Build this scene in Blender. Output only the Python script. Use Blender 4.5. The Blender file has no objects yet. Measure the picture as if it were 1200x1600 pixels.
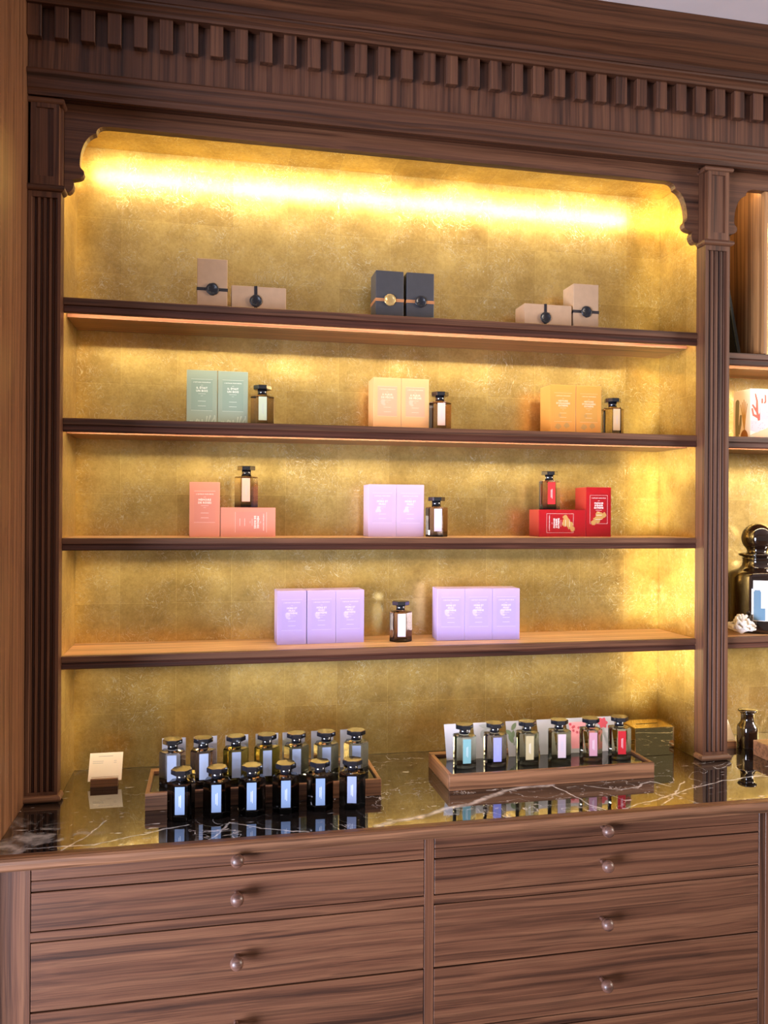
import bpy, bmesh, math, random
from mathutils import Vector, Matrix
random.seed(7)
PI = math.pi
scene = bpy.context.scene
COL = scene.collection

# ------------------------------------------------------------------ materials
def new_mat(name):
    m = bpy.data.materials.new(name); m.use_nodes = True
    nt = m.node_tree
    return m, nt, nt.nodes, nt.links, nt.nodes['Principled BSDF']

def plain(name, col, rough=0.5, metal=0.0, ior=1.5, noise=0.0, coat=0.0, nscale=60):
    m, nt, N, L, b = new_mat(name)
    b.inputs['Roughness'].default_value = rough
    b.inputs['Metallic'].default_value = metal
    b.inputs['IOR'].default_value = ior
    b.inputs['Coat Weight'].default_value = coat
    c = (*col, 1)
    b.inputs['Base Color'].default_value = c
    if noise:
        tc = N.new('ShaderNodeTexCoord'); n = N.new('ShaderNodeTexNoise')
        n.inputs['Scale'].default_value = nscale; n.inputs['Detail'].default_value = 4
        L.new(tc.outputs['Object'], n.inputs['Vector'])
        r = N.new('ShaderNodeValToRGB')
        r.color_ramp.elements[0].position = .3; r.color_ramp.elements[1].position = .7
        r.color_ramp.elements[0].color = (*[x*(1-noise) for x in col], 1)
        r.color_ramp.elements[1].color = (*[min(1, x*(1+noise)) for x in col], 1)
        L.new(n.outputs['Fac'], r.inputs['Fac']); L.new(r.outputs['Color'], b.inputs['Base Color'])
    return m

def wood(name, axis, dark, mid, light, rough=0.42, seed=0.0, along=.8, across=48.0):
    """streaky walnut veneer with the grain running along the given axis"""
    m, nt, N, L, b = new_mat(name)
    tc = N.new('ShaderNodeTexCoord'); oi = N.new('ShaderNodeObjectInfo')
    sc = N.new('ShaderNodeVectorMath'); sc.operation = 'SCALE'
    cmb = N.new('ShaderNodeCombineXYZ')
    for k, s in zip('XYZ', (37.0, 19.0, 53.0)):
        mu = N.new('ShaderNodeMath'); mu.operation = 'MULTIPLY'; mu.inputs[1].default_value = s
        L.new(oi.outputs['Random'], mu.inputs[0]); L.new(mu.outputs[0], cmb.inputs[k])
    ad = N.new('ShaderNodeVectorMath'); ad.operation = 'ADD'
    L.new(tc.outputs['Object'], ad.inputs[0]); L.new(cmb.outputs[0], ad.inputs[1])
    # slow warp that bends the grain into gentle waves
    wn = N.new('ShaderNodeTexNoise'); wn.inputs['Scale'].default_value = 2.3; wn.inputs['Detail'].default_value = 2
    L.new(ad.outputs[0], wn.inputs['Vector'])
    ws = N.new('ShaderNodeVectorMath'); ws.operation = 'SCALE'; ws.inputs['Scale'].default_value = .018
    L.new(wn.outputs['Color'], ws.inputs[0])
    ad2 = N.new('ShaderNodeVectorMath'); ad2.operation = 'ADD'
    L.new(ad.outputs[0], ad2.inputs[0]); L.new(ws.outputs[0], ad2.inputs[1])
    def stretched(al, ac):
        v = [ac, ac, ac]; v['XYZ'.index(axis)] = al
        mp = N.new('ShaderNodeMapping'); mp.inputs['Scale'].default_value = v
        mp.inputs['Location'].default_value = (seed, seed*.7, seed*1.3)
        L.new(ad2.outputs[0], mp.inputs['Vector'])
        return mp
    n1 = N.new('ShaderNodeTexNoise'); n1.inputs['Scale'].default_value = 1; n1.inputs['Detail'].default_value = 5
    n1.inputs['Roughness'].default_value = .62
    L.new(stretched(along, across).outputs[0], n1.inputs['Vector'])
    n2 = N.new('ShaderNodeTexNoise'); n2.inputs['Scale'].default_value = 1; n2.inputs['Detail'].default_value = 3
    L.new(stretched(along*4, across*9).outputs[0], n2.inputs['Vector'])
    r = N.new('ShaderNodeValToRGB'); cr = r.color_ramp
    cr.elements[0].position = .30; cr.elements[0].color = (*dark, 1)
    cr.elements[1].position = .72; cr.elements[1].color = (*light, 1)
    e = cr.elements.new(.46); e.color = (*mid, 1)
    e = cr.elements.new(.40); e.color = (*[x*.72 for x in mid], 1)
    L.new(n1.outputs['Fac'], r.inputs['Fac'])
    mx = N.new('ShaderNodeMix'); mx.data_type = 'RGBA'; mx.blend_type = 'MULTIPLY'
    mx.inputs['Factor'].default_value = .55
    r2 = N.new('ShaderNodeValToRGB')
    r2.color_ramp.elements[0].position = .35; r2.color_ramp.elements[0].color = (.55, .5, .48, 1)
    r2.color_ramp.elements[1].position = .6; r2.color_ramp.elements[1].color = (1.08, 1.05, 1.02, 1)
    L.new(n2.outputs['Fac'], r2.inputs['Fac'])
    L.new(r.outputs['Color'], mx.inputs['A']); L.new(r2.outputs['Color'], mx.inputs['B'])
    n3 = N.new('ShaderNodeTexNoise'); n3.inputs['Scale'].default_value = 1; n3.inputs['Detail'].default_value = 3
    L.new(stretched(along*.7, across*2.6).outputs[0], n3.inputs['Vector'])
    r3 = N.new('ShaderNodeValToRGB')
    r3.color_ramp.elements[0].position = .50; r3.color_ramp.elements[0].color = (1.12, 1.12, 1.12, 1)
    r3.color_ramp.elements[1].position = .66; r3.color_ramp.elements[1].color = (.42, .38, .38, 1)
    L.new(n3.outputs['Fac'], r3.inputs['Fac'])
    mx3 = N.new('ShaderNodeMix'); mx3.data_type = 'RGBA'; mx3.blend_type = 'MULTIPLY'; mx3.inputs['Factor'].default_value = .8
    L.new(mx.outputs['Result'], mx3.inputs['A']); L.new(r3.outputs['Color'], mx3.inputs['B'])
    L.new(mx3.outputs['Result'], b.inputs['Base Color'])
    b.inputs['Roughness'].default_value = rough
    bp = N.new('ShaderNodeBump'); bp.inputs['Strength'].default_value = .08; bp.inputs['Distance'].default_value = .002
    L.new(n2.outputs['Fac'], bp.inputs['Height']); L.new(bp.outputs['Normal'], b.inputs['Normal'])
    return m

WD, WM, WL = (.030, .011, .006), (.090, .034, .0165), (.145, .062, .030)
WOODX = wood('walnut_along_x', 'X', WD, WM, WL)
WOODZ = wood('walnut_along_z', 'Z', WD, WM, WL)
WOODY = wood('walnut_along_y', 'Y', WD, WM, WL)
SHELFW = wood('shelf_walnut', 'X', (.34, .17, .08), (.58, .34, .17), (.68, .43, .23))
UNDERSHADE = wood('shelf_walnut_shaded', 'X', (.10, .042, .016), (.21, .095, .038), (.28, .135, .058))  # shelf walnut again, darkened to put the underside's shade into the colour
NOSEW = wood('nosing_walnut', 'X', (.075, .030, .014), (.18, .080, .038), (.26, .125, .064))
GROOVEW = wood('light_groove_wood', 'X', (.105, .046, .029), (.14, .064, .043), (.165, .078, .054), rough=.9)
GROOVEW.node_tree.nodes['Principled BSDF'].inputs['Specular IOR Level'].default_value = .03
LIPW = wood('shelf_lip_walnut', 'X', (.026, .008, .005), (.066, .021, .012), (.098, .034, .020), rough=.35)
CORNW = wood('cornice_walnut', 'X', (.026, .009, .005), (.068, .024, .011), (.102, .039, .018))
FRIZ = wood('frieze_walnut', 'Z', (.030, .011, .006), (.082, .031, .016), (.128, .053, .026))
TRAYW = wood('tray_walnut', 'X', (.10, .042, .020), (.24, .108, .052), (.34, .165, .085), rough=.4)
KNOBW = wood('knob_walnut', 'X', (.06, .027, .019), (.11, .05, .034), (.15, .07, .048), rough=.4)

def gold_leaf(name, axes, rough=.20):
    m, nt, N, L, b = new_mat(name)
    tc = N.new('ShaderNodeTexCoord')
    sep = N.new('ShaderNodeSeparateXYZ'); L.new(tc.outputs['Object'], sep.inputs[0])
    uv = N.new('ShaderNodeCombineXYZ')
    L.new(sep.outputs[axes[0]], uv.inputs['X']); L.new(sep.outputs[axes[1]], uv.inputs['Y'])
    # the square leaves
    br = N.new('ShaderNodeTexBrick'); br.offset = 0; br.squash = 1
    br.inputs['Scale'].default_value = 1
    br.inputs['Brick Width'].default_value = .155; br.inputs['Row Height'].default_value = .155
    br.inputs['Mortar Size'].default_value = .0006; br.inputs['Mortar Smooth'].default_value = .3
    br.inputs['Color1'].default_value = (.30, .30, .30, 1); br.inputs['Color2'].default_value = (.7, .7, .7, 1)
    br.inputs['Mortar'].default_value = (1, 1, 1, 1)
    L.new(uv.outputs[0], br.inputs['Vector'])
    # soft clouds
    cl = N.new('ShaderNodeTexNoise'); cl.inputs['Scale'].default_value = 8.5; cl.inputs['Detail'].default_value = 6
    cl.inputs['Roughness'].default_value = .65
    L.new(tc.outputs['Object'], cl.inputs['Vector'])
    # fine crinkles
    cn = N.new('ShaderNodeTexNoise'); cn.inputs['Scale'].default_value = 95; cn.inputs['Detail'].default_value = 8
    cn.inputs['Roughness'].default_value = .78; cn.inputs['Distortion'].default_value = .5
    L.new(tc.outputs['Object'], cn.inputs['Vector'])
    # hair-thin creases: ridges of warped noises at two sizes
    def hair(scale, dist, wid, lo, hi, seed):
        mp = N.new('ShaderNodeMapping'); mp.inputs['Location'].default_value = (seed, seed*.6, seed*1.7)
        L.new(tc.outputs['Object'], mp.inputs['Vector'])
        wr = N.new('ShaderNodeTexNoise'); wr.inputs['Scale'].default_value = scale; wr.inputs['Detail'].default_value = 1
        wr.inputs['Distortion'].default_value = dist; L.new(mp.outputs[0], wr.inputs['Vector'])
        a = N.new('ShaderNodeMath'); a.operation = 'SUBTRACT'; a.inputs[1].default_value = .5
        L.new(wr.outputs['Fac'], a.inputs[0])
        ab = N.new('ShaderNodeMath'); ab.operation = 'ABSOLUTE'; L.new(a.outputs[0], ab.inputs[0])
        rm = N.new('ShaderNodeMapRange'); rm.inputs['From Min'].default_value = 0; rm.inputs['From Max'].default_value = wid
        rm.inputs['To Min'].default_value = 1; rm.inputs['To Max'].default_value = 0
        L.new(ab.outputs[0], rm.inputs['Value'])
        pt = N.new('ShaderNodeTexNoise'); pt.inputs['Scale'].default_value = scale*.45; pt.inputs['Detail'].default_value = 3
        L.new(mp.outputs[0], pt.inputs['Vector'])
        pr = N.new('ShaderNodeMapRange'); pr.inputs['From Min'].default_value = lo; pr.inputs['From Max'].default_value = hi
        L.new(pt.outputs['Fac'], pr.inputs['Value'])
        c = N.new('ShaderNodeMath'); c.operation = 'MULTIPLY'
        L.new(rm.outputs[0], c.inputs[0]); L.new(pr.outputs[0], c.inputs[1]); return c
    h1 = hair(17, 4.5, .018, .44, .58, 0); h2_ = hair(60, 2.2, .035, .50, .62, 3.1)
    cre = N.new('ShaderNodeMath'); cre.operation = 'MAXIMUM'
    h3_ = N.new('ShaderNodeMath'); h3_.operation = 'MULTIPLY'; h3_.inputs[1].default_value = .45
    L.new(h2_.outputs[0], h3_.inputs[0])
    L.new(h1.outputs[0], cre.inputs[0]); L.new(h3_.outputs[0], cre.inputs[1])
    # colour
    r = N.new('ShaderNodeValToRGB')
    r.color_ramp.elements[0].position = .32; r.color_ramp.elements[0].color = (.54, .372, .125, 1)
    r.color_ramp.elements[1].position = .68; r.color_ramp.elements[1].color = (1.0, .76, .285, 1)
    mxf = N.new('ShaderNodeMix'); mxf.data_type = 'FLOAT'; mxf.inputs['Factor'].default_value = .3
    L.new(cl.outputs['Fac'], mxf.inputs['A']); L.new(br.outputs['Color'], mxf.inputs['B'])
    L.new(mxf.outputs['Result'], r.inputs['Fac'])
    mc = N.new('ShaderNodeMix'); mc.data_type = 'RGBA'
    mc.inputs['B'].default_value = (1.0, .93, .68, 1)
    cf = N.new('ShaderNodeMath'); cf.operation = 'MULTIPLY'; cf.inputs[1].default_value = .95
    L.new(cre.outputs[0], cf.inputs[0]); L.new(cf.outputs[0], mc.inputs['Factor'])
    L.new(r.outputs['Color'], mc.inputs['A'])
    fg = N.new('ShaderNodeValToRGB')            # fine mottling of the beaten leaf
    fg.color_ramp.elements[0].position = .36; fg.color_ramp.elements[0].color = (.62, .60, .56, 1)
    fg.color_ramp.elements[1].position = .62; fg.color_ramp.elements[1].color = (1.06, 1.06, 1.08, 1)
    L.new(cn.outputs['Fac'], fg.inputs['Fac'])
    mg = N.new('ShaderNodeMix'); mg.data_type = 'RGBA'; mg.blend_type = 'MULTIPLY'; mg.inputs['Factor'].default_value = .5
    L.new(mc.outputs['Result'], mg.inputs['A']); L.new(fg.outputs['Color'], mg.inputs['B'])
    L.new(mg.outputs['Result'], b.inputs['Base Color'])
    b.inputs['Metallic'].default_value = 1
    rr = N.new('ShaderNodeMapRange'); rr.inputs['From Min'].default_value = .3; rr.inputs['From Max'].default_value = .7
    rr.inputs['To Min'].default_value = rough-.02; rr.inputs['To Max'].default_value = rough+.04
    L.new(cl.outputs['Fac'], rr.inputs['Value']); L.new(rr.outputs[0], b.inputs['Roughness'])
    hs = N.new('ShaderNodeMath'); hs.operation = 'MULTIPLY_ADD'; hs.inputs[1].default_value = .9
    L.new(cre.outputs[0], hs.inputs[0]); L.new(cn.outputs['Fac'], hs.inputs[2])
    bp = N.new('ShaderNodeBump'); bp.inputs['Strength'].default_value = .16; bp.inputs['Distance'].default_value = .0010
    md_ = N.new('ShaderNodeTexNoise'); md_.inputs['Scale'].default_value = 30; md_.inputs['Detail'].default_value = 3
    L.new(tc.outputs['Object'], md_.inputs['Vector'])
    h2 = N.new('ShaderNodeMath'); h2.operation = 'MULTIPLY_ADD'; h2.inputs[1].default_value = 1.6
    L.new(md_.outputs['Fac'], h2.inputs[0]); L.new(hs.outputs[0], h2.inputs[2])
    L.new(h2.outputs[0], bp.inputs['Height']); L.new(bp.outputs['Normal'], b.inputs['Normal'])
    # the leaf is partly smooth, partly crushed: a second, broader metal lobe
    g2 = N.new('ShaderNodeBsdfPrincipled'); g2.inputs['Metallic'].default_value = 1; g2.inputs['Roughness'].default_value = .52
    L.new(mg.outputs['Result'], g2.inputs['Base Color']); L.new(bp.outputs['Normal'], g2.inputs['Normal'])
    ms = N.new('ShaderNodeMixShader'); ms.inputs[0].default_value = .45
    out = [n for n in N if n.type == 'OUTPUT_MATERIAL'][0]
    L.new(b.outputs[0], ms.inputs[1]); L.new(g2.outputs[0], ms.inputs[2]); L.new(ms.outputs[0], out.inputs['Surface'])
    return m
GOLD_BACK = gold_leaf('gold_leaf_back', (0, 2))
GOLD_SIDE = gold_leaf('gold_leaf_side', (1, 2))
GOLD_TOP = gold_leaf('gold_leaf_top', (0, 1))

def marble_mat():
    m, nt, N, L, b = new_mat('black_marble')
    tc = N.new('ShaderNodeTexCoord')
    def noise(scale, detail, dist=0, vec=None):
        n = N.new('ShaderNodeTexNoise'); n.inputs['Scale'].default_value = scale
        n.inputs['Detail'].default_value = detail; n.inputs['Distortion'].default_value = dist
        L.new(vec or tc.outputs['Object'], n.inputs['Vector']); return n
    def math_(op, a, bb=None, cl=False):
        n = N.new('ShaderNodeMath'); n.operation = op; n.use_clamp = cl
        for i, q in enumerate((a, bb)):
            if q is None: continue
            if isinstance(q, (int, float)): n.inputs[i].default_value = q
            else: L.new(q, n.inputs[i])
        return n.outputs[0]
    wob = noise(16, 5)
    wv = N.new('ShaderNodeVectorMath'); wv.operation = 'SUBTRACT'; wv.inputs[1].default_value = (.5, .5, .5)
    L.new(wob.outputs['Color'], wv.inputs[0])
    ws = N.new('ShaderNodeVectorMath'); ws.operation = 'SCALE'; ws.inputs['Scale'].default_value = .035
    L.new(wv.outputs[0], ws.inputs[0])
    wp = N.new('ShaderNodeVectorMath'); wp.operation = 'ADD'
    L.new(tc.outputs['Object'], wp.inputs[0]); L.new(ws.outputs[0], wp.inputs[1])
    flat = N.new('ShaderNodeVectorMath'); flat.operation = 'MULTIPLY'; flat.inputs[1].default_value = (1, 1, 0)
    L.new(wp.outputs[0], flat.inputs[0])
    def seg(a, c):
        a = Vector((a[0], a[1], 0)); c = Vector((c[0], c[1], 0)); d = c-a
        s = N.new('ShaderNodeVectorMath'); s.operation = 'SUBTRACT'; s.inputs[1].default_value = a
        L.new(flat.outputs[0], s.inputs[0])
        dt = N.new('ShaderNodeVectorMath'); dt.operation = 'DOT_PRODUCT'; dt.inputs[1].default_value = d/d.length_squared
        L.new(s.outputs[0], dt.inputs[0])
        t = math_('MULTIPLY', dt.outputs['Value'], 1.0, True)
        pv = N.new('ShaderNodeVectorMath'); pv.operation = 'SCALE'; pv.inputs[0].default_value = d
        L.new(t, pv.inputs['Scale'])
        df = N.new('ShaderNodeVectorMath'); df.operation = 'DISTANCE'
        L.new(s.outputs[0], df.inputs[0]); L.new(pv.outputs[0], df.inputs[1])
        return df.outputs['Value']
    def poly(pts):
        o = None
        for a, c in zip(pts, pts[1:]):
            s = seg(a, c); o = s if o is None else math_('MINIMUM', o, s)
        return o
    def band(dist, w, soft):
        r = N.new('ShaderNodeMapRange'); r.inputs['From Min'].default_value = w; r.inputs['From Max'].default_value = w+soft
        r.inputs['To Min'].default_value = 1; r.inputs['To Max'].default_value = 0
        L.new(dist, r.inputs['Value']); return r.outputs[0]
    big = band(poly([(.38, -.552), (.49, -.522), (.574, -.477), (.648, -.451), (.713, -.411), (.76, -.381), (.82, -.366), (.90, -.358)]), .002, .011)
    fine = poly([(.893, -.359), (.906, -.413), (.929, -.514), (.95, -.565)])
    for pts in ([(.98, -.38), (1.06, -.44), (1.17, -.39), (1.2, -.43)], [(1.0, -.56), (1.27, -.453), (1.37, -.419), (1.5, -.40), (1.62, -.47), (1.8, -.52)],
                [(-.40, -.542), (-.2416, -.5445), (-.13, -.49), (-.05, -.47)], [(-.31, -.56), (-.27, -.50), (-.24, -.40)],
                [(.0, -.56), (.05, -.47), (.12, -.52), (.22, -.56)], [(1.1, -.56), (1.2, -.47), (1.26, -.40)]):
        fine = math_('MINIMUM', fine, poly(pts))
    fineb = band(fine, .0008, .0028)
    # scattered natural hair veins and flecks
    n1 = noise(5.5, 5, 1.6, wp.outputs[0])
    rid = math_('ABSOLUTE', math_('SUBTRACT', n1.outputs['Fac'], .5))
    rb = band(rid, .001, .006)
    msk = N.new('ShaderNodeMapRange'); msk.inputs['From Min'].default_value = .42; msk.inputs['From Max'].default_value = .58
    L.new(noise(3.6, 3).outputs['Fac'], msk.inputs['Value'])
    rb = math_('MULTIPLY', rb, msk.outputs[0])
    mpf = N.new('ShaderNodeMapping'); mpf.inputs['Rotation'].default_value = (0, 0, .6); mpf.inputs['Scale'].default_value = (22, 75, 30)
    L.new(tc.outputs['Object'], mpf.inputs['Vector'])
    fl = N.new('ShaderNodeTexNoise'); fl.inputs['Scale'].default_value = 1; fl.inputs['Detail'].default_value = 2
    L.new(mpf.outputs[0], fl.inputs['Vector'])
    fk = N.new('ShaderNodeMapRange'); fk.inputs['From Min'].default_value = .68; fk.inputs['From Max'].default_value = .73
    L.new(fl.outputs['Fac'], fk.inputs['Value'])
    # cloudy pale patch by the left end
    dl = N.new('ShaderNodeVectorMath'); dl.operation = 'DISTANCE'; dl.inputs[1].default_value = (-.40, -.50, 0)
    L.new(flat.outputs[0], dl.inputs[0])
    cp = band(dl.outputs['Value'], .03, .17)
    cn = N.new('ShaderNodeMapRange'); cn.inputs['From Min'].default_value = .5; cn.inputs['From Max'].default_value = .68
    L.new(noise(13, 8, 1.2).outputs['Fac'], cn.inputs['Value'])
    cloud = math_('MULTIPLY', math_('MULTIPLY', cp, cn.outputs[0]), .8)
    v = math_('MAXIMUM', math_('MAXIMUM', big, fineb), math_('MAXIMUM', math_('MAXIMUM', rb, fk.outputs[0]), cloud))
    brk = N.new('ShaderNodeMapRange'); brk.inputs['From Min'].default_value = .3; brk.inputs['From Max'].default_value = .6
    brk.inputs['To Min'].default_value = .25; brk.inputs['To Max'].default_value = 1
    L.new(noise(40, 5).outputs['Fac'], brk.inputs['Value'])
    v = math_('MULTIPLY', v, brk.outputs[0], True)
    bc = N.new('ShaderNodeValToRGB')
    bc.color_ramp.elements[0].position = .35; bc.color_ramp.elements[0].color = (.004, .0035, .004, 1)
    bc.color_ramp.elements[1].position = .8; bc.color_ramp.elements[1].color = (.020, .014, .012, 1)
    L.new(noise(6, 6, .6).outputs['Fac'], bc.inputs['Fac'])
    mx = N.new('ShaderNodeMix'); mx.data_type = 'RGBA'; mx.inputs['B'].default_value = (.68, .66, .70, 1)
    L.new(v, mx.inputs['Factor']); L.new(bc.outputs['Color'], mx.inputs['A'])
    L.new(mx.outputs['Result'], b.inputs['Base Color'])
    b.inputs['Roughness'].default_value = .025; b.inputs['IOR'].default_value = 2.9
    return m
MARBLE = marble_mat()

def emission(name, col, strength):
    m = bpy.data.materials.new(name); m.use_nodes = True
    nt = m.node_tree; nt.nodes.clear()
    e = nt.nodes.new('ShaderNodeEmission'); o = nt.nodes.new('ShaderNodeOutputMaterial')
    e.inputs['Color'].default_value = (*col, 1); e.inputs['Strength'].default_value = strength
    nt.links.new(e.outputs[0], o.inputs['Surface']); return m
LED_TOP = emission('led_top', (1.0, .84, .56), 26)
LED_SHELF = emission('led_shelf', (1.0, .79, .48), 60)

def glass(name, top, mid=None, dark_to=.22, foot=.006):
    """smoked glass: nearly black at its thick foot, clear tint above"""
    m, nt, N, L, b = new_mat(name)
    tc = N.new('ShaderNodeTexCoord'); s = N.new('ShaderNodeSeparateXYZ')
    L.new(tc.outputs['Generated'], s.inputs[0])
    r = N.new('ShaderNodeValToRGB'); cr = r.color_ramp
    cr.elements[0].position = .02; cr.elements[0].color = (foot, foot*.8, foot*.7, 1)
    cr.elements[1].position = .92; cr.elements[1].color = (*top, 1)
    e = cr.elements.new(dark_to); e.color = (*(mid or [x*.62 for x in top]), 1)
    L.new(s.outputs['Z'], r.inputs['Fac']); L.new(r.outputs['Color'], b.inputs['Base Color'])
    b.inputs['Transmission Weight'].default_value = 1
    b.inputs['Roughness'].default_value = .0; b.inputs['IOR'].default_value = 1.38
    return m
G_SMOKE = glass('glass_smoke', (0.704, 0.585, 0.420))
G_GREY = glass('glass_grey', (0.704, 0.654, 0.571))
G_BROWN = glass('glass_brown', (0.651, 0.499, 0.386))
G_YELLOW = glass('glass_yellow', (0.704, 0.602, 0.134))
G_GREEN = glass('glass_green', (0.704, 0.705, 0.504))
G_DARK = glass('glass_dark', (.30, .28, .27), (.05, .045, .045), .55, .004)  # dark liquid, plus shading from the dark surroundings put into the tint
G_RED = glass('glass_red', (0.651, 0.482, 0.353))
CAPM = plain('cap_black', (.008, .008, .011), .10, ior=2.2)
JARM = plain('jar_dark_glass', (.016, .007, .004), .04, ior=1.6, coat=.5)
BRASS = plain('polished_brass', (.93, .72, .30), .03, 1.0)
SLOT_SHADE = plain('slot_shade', (.01, .008, .006), .8)  # near-black that paints the shade inside openings
WHITECARD = plain('white_card', (.47, .46, .51), .6)
CREAM = plain('cream_card', (.90, .80, .70), .6)
PRINT_GREY = plain('print_grey', (.38, .38, .42), .6)
WHITEPRINT = plain('white_print', (.92, .88, .86), .5)
ACRYL = plain('black_gloss', (.006, .006, .008), .03, ior=2.0)
KRAFT = plain('kraft_tan', (.37, .235, .14), .62, noise=.05)
BLACKBOX = plain('black_carton', (.040, .038, .042), .5, noise=.06)
BLACKRIB = plain('black_ribbon', (.010, .009, .014), .45)
ORANGERIB = plain('tan_ribbon', (.42, .17, .06), .5)
SEALK = plain('black_wax', (.010, .010, .014), .4)
SEALG = plain('gold_wax', (.62, .42, .16), .3, metal=.6)
CORALW = plain('white_coral', (.80, .74, .66), .75, noise=.06, nscale=120)
DARKGREEN = plain('dark_green_board', (.020, .026, .022), .5)
SHADOW = plain('shadow_gap', (.004, .003, .003), .9)
PLASTER = plain('ceiling_plaster', (.62, .57, .59), .8, noise=.03, nscale=8)
FLOORM = wood('floor_oak', 'X', (.10, .055, .03), (.2, .12, .07), (.3, .19, .11), along=.8, across=9)

# ------------------------------------------------------------------ mesh helpers
def bm_new(): return bmesh.new()

def box(bm, x0, x1, y0, y1, z0, z1, bevel=0, seg=1, mi=0):
    vs = [bm.verts.new((x, y, z)) for x in (x0, x1) for y in (y0, y1) for z in (z0, z1)]
    F = [(0, 1, 3, 2), (4, 6, 7, 5), (0, 4, 5, 1), (2, 3, 7, 6), (0, 2, 6, 4), (1, 5, 7, 3)]
    fs = [bm.faces.new([vs[i] for i in f]) for f in F]
    for f in fs: f.material_index = mi
    if bevel:
        ed = list({e for f in fs for e in f.edges})
        r = bmesh.ops.bevel(bm, geom=ed, offset=bevel, segments=seg, affect='EDGES', profile=.5)
        for f in r['faces']: f.material_index = mi
    return fs

def prism(bm, pts, d0, d1, axis='Z', mi=0):
    """polygon pts (2-D) pushed along an axis; the two plane axes follow in xyz order"""
    def P(a, b, d):
        return {'Z': (a, b, d), 'Y': (a, d, b), 'X': (d, a, b)}[axis]
    A = [bm.verts.new(P(a, b, d0)) for a, b in pts]; B = [bm.verts.new(P(a, b, d1)) for a, b in pts]
    n = len(pts); fs = [bm.faces.new(A), bm.faces.new(B[::-1])]
    for i in range(n):
        j = (i+1) % n; fs.append(bm.faces.new((A[i], B[i], B[j], A[j])))
    for f in fs: f.material_index = mi
    bmesh.ops.recalc_face_normals(bm, faces=fs)
    return fs

def lathe(bm, prof, n=32, rot=0.0, cx=0, cy=0, smooth=True):
    rings = []
    for r, z in prof:
        if r <= 1e-6: rings.append([bm.verts.new((cx, cy, z))])
        else: rings.append([bm.verts.new((cx+r*math.sin(rot+2*PI*i/n), cy-r*math.cos(rot+2*PI*i/n), z)) for i in range(n)])
    fs = []
    for a, b in zip(rings, rings[1:]):
        for i in range(n):
            j = (i+1) % n
            if len(a) == 1 and len(b) == 1: continue
            if len(a) == 1: fs.append(bm.faces.new((a[0], b[j], b[i])))
            elif len(b) == 1: fs.append(bm.faces.new((a[i], a[j], b[0])))
            else: fs.append(bm.faces.new((a[i], a[j], b[j], b[i])))
    for k, rg in ((0, rings[0]), (-1, rings[-1])):
        if len(rg) > 1: fs.append(bm.faces.new(rg[::-1] if k == 0 else rg))
    bmesh.ops.recalc_face_normals(bm, faces=fs)
    for f in fs: f.smooth = smooth
    return fs

def tube(bm, pts, radii, n=8):
    pts = [Vector(p) for p in pts]; rings = []
    for i, p in enumerate(pts):
        d = (pts[min(i+1, len(pts)-1)]-pts[max(i-1, 0)]).normalized()
        u = d.orthogonal().normalized(); w = d.cross(u)
        r = radii[i] if isinstance(radii, (list, tuple)) else radii
        rings.append([bm.verts.new(p+(u*math.cos(2*PI*k/n)+w*math.sin(2*PI*k/n))*r) for k in range(n)])
    fs = []
    for a, b in zip(rings, rings[1:]):
        for k in range(n):
            fs.append(bm.faces.new((a[k], a[(k+1) % n], b[(k+1) % n], b[k])))
    fs.append(bm.faces.new(rings[0][::-1])); fs.append(bm.faces.new(rings[-1]))
    bmesh.ops.recalc_face_normals(bm, faces=fs)
    for f in fs: f.smooth = True

def finish(bm, name, mats, M=None):
    if M is not None: bmesh.ops.transform(bm, matrix=M, verts=bm.verts)
    me = bpy.data.meshes.new(name); bm.to_mesh(me); bm.free()
    for m in (mats if isinstance(mats, (list, tuple)) else [mats]): me.materials.append(m)
    return me

def link(name, me, parent=None, loc=None):
    o = bpy.data.objects.new(name, me); COL.objects.link(o)
    if parent: o.parent = parent
    if loc: o.location = loc
    return o

def part(name, bm, mats, parent, M=None, label=None):
    o = link(name, finish(bm, name, mats, M), parent)
    if label: o['label'] = label
    return o

def tag(o, label, cat, group=None):
    o['label'] = label; o['category'] = cat
    if group: o['group'] = group
    return o

def thing(name, label, cat, loc=(0, 0, 0), group=None, rz=0.0):
    o = bpy.data.objects.new(name, None); COL.objects.link(o)
    o.empty_display_size = .05; o.location = loc; o.rotation_euler = (0, 0, rz)
    return tag(o, label, cat, group)

def structure(name, bm, mat):
    o = link(name, finish(bm, name, mat)); o['kind'] = 'structure'; return o

def simple(bm, *a, **k): box(bm, *a, **k); return bm
def bx(*a, **k): return simple(bm_new(), *a, **k)

# lettering -> flat mesh, cached by string
_txt = {}
def text_mesh(s, spacing=1.0):
    if (s, spacing) in _txt: return _txt[(s, spacing)]
    cu = bpy.data.curves.new('lettering_source', 'FONT'); cu.body = s; cu.size = 1.0
    cu.align_x = 'CENTER'; cu.align_y = 'CENTER'; cu.resolution_u = 2; cu.space_character = spacing
    o = bpy.data.objects.new('lettering_source', cu); COL.objects.link(o)
    bpy.context.view_layer.update()
    me = bpy.data.meshes.new_from_object(o.evaluated_get(bpy.context.evaluated_depsgraph_get()))
    bpy.data.objects.remove(o); bpy.data.curves.remove(cu)
    vs = [v.co.copy() for v in me.vertices]; fs = [tuple(p.vertices) for p in me.polygons]
    bpy.data.meshes.remove(me)
    xs = [v.x for v in vs]; w = max(xs)-min(xs)
    _txt[(s, spacing)] = (vs, fs, w); return _txt[(s, spacing)]

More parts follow.
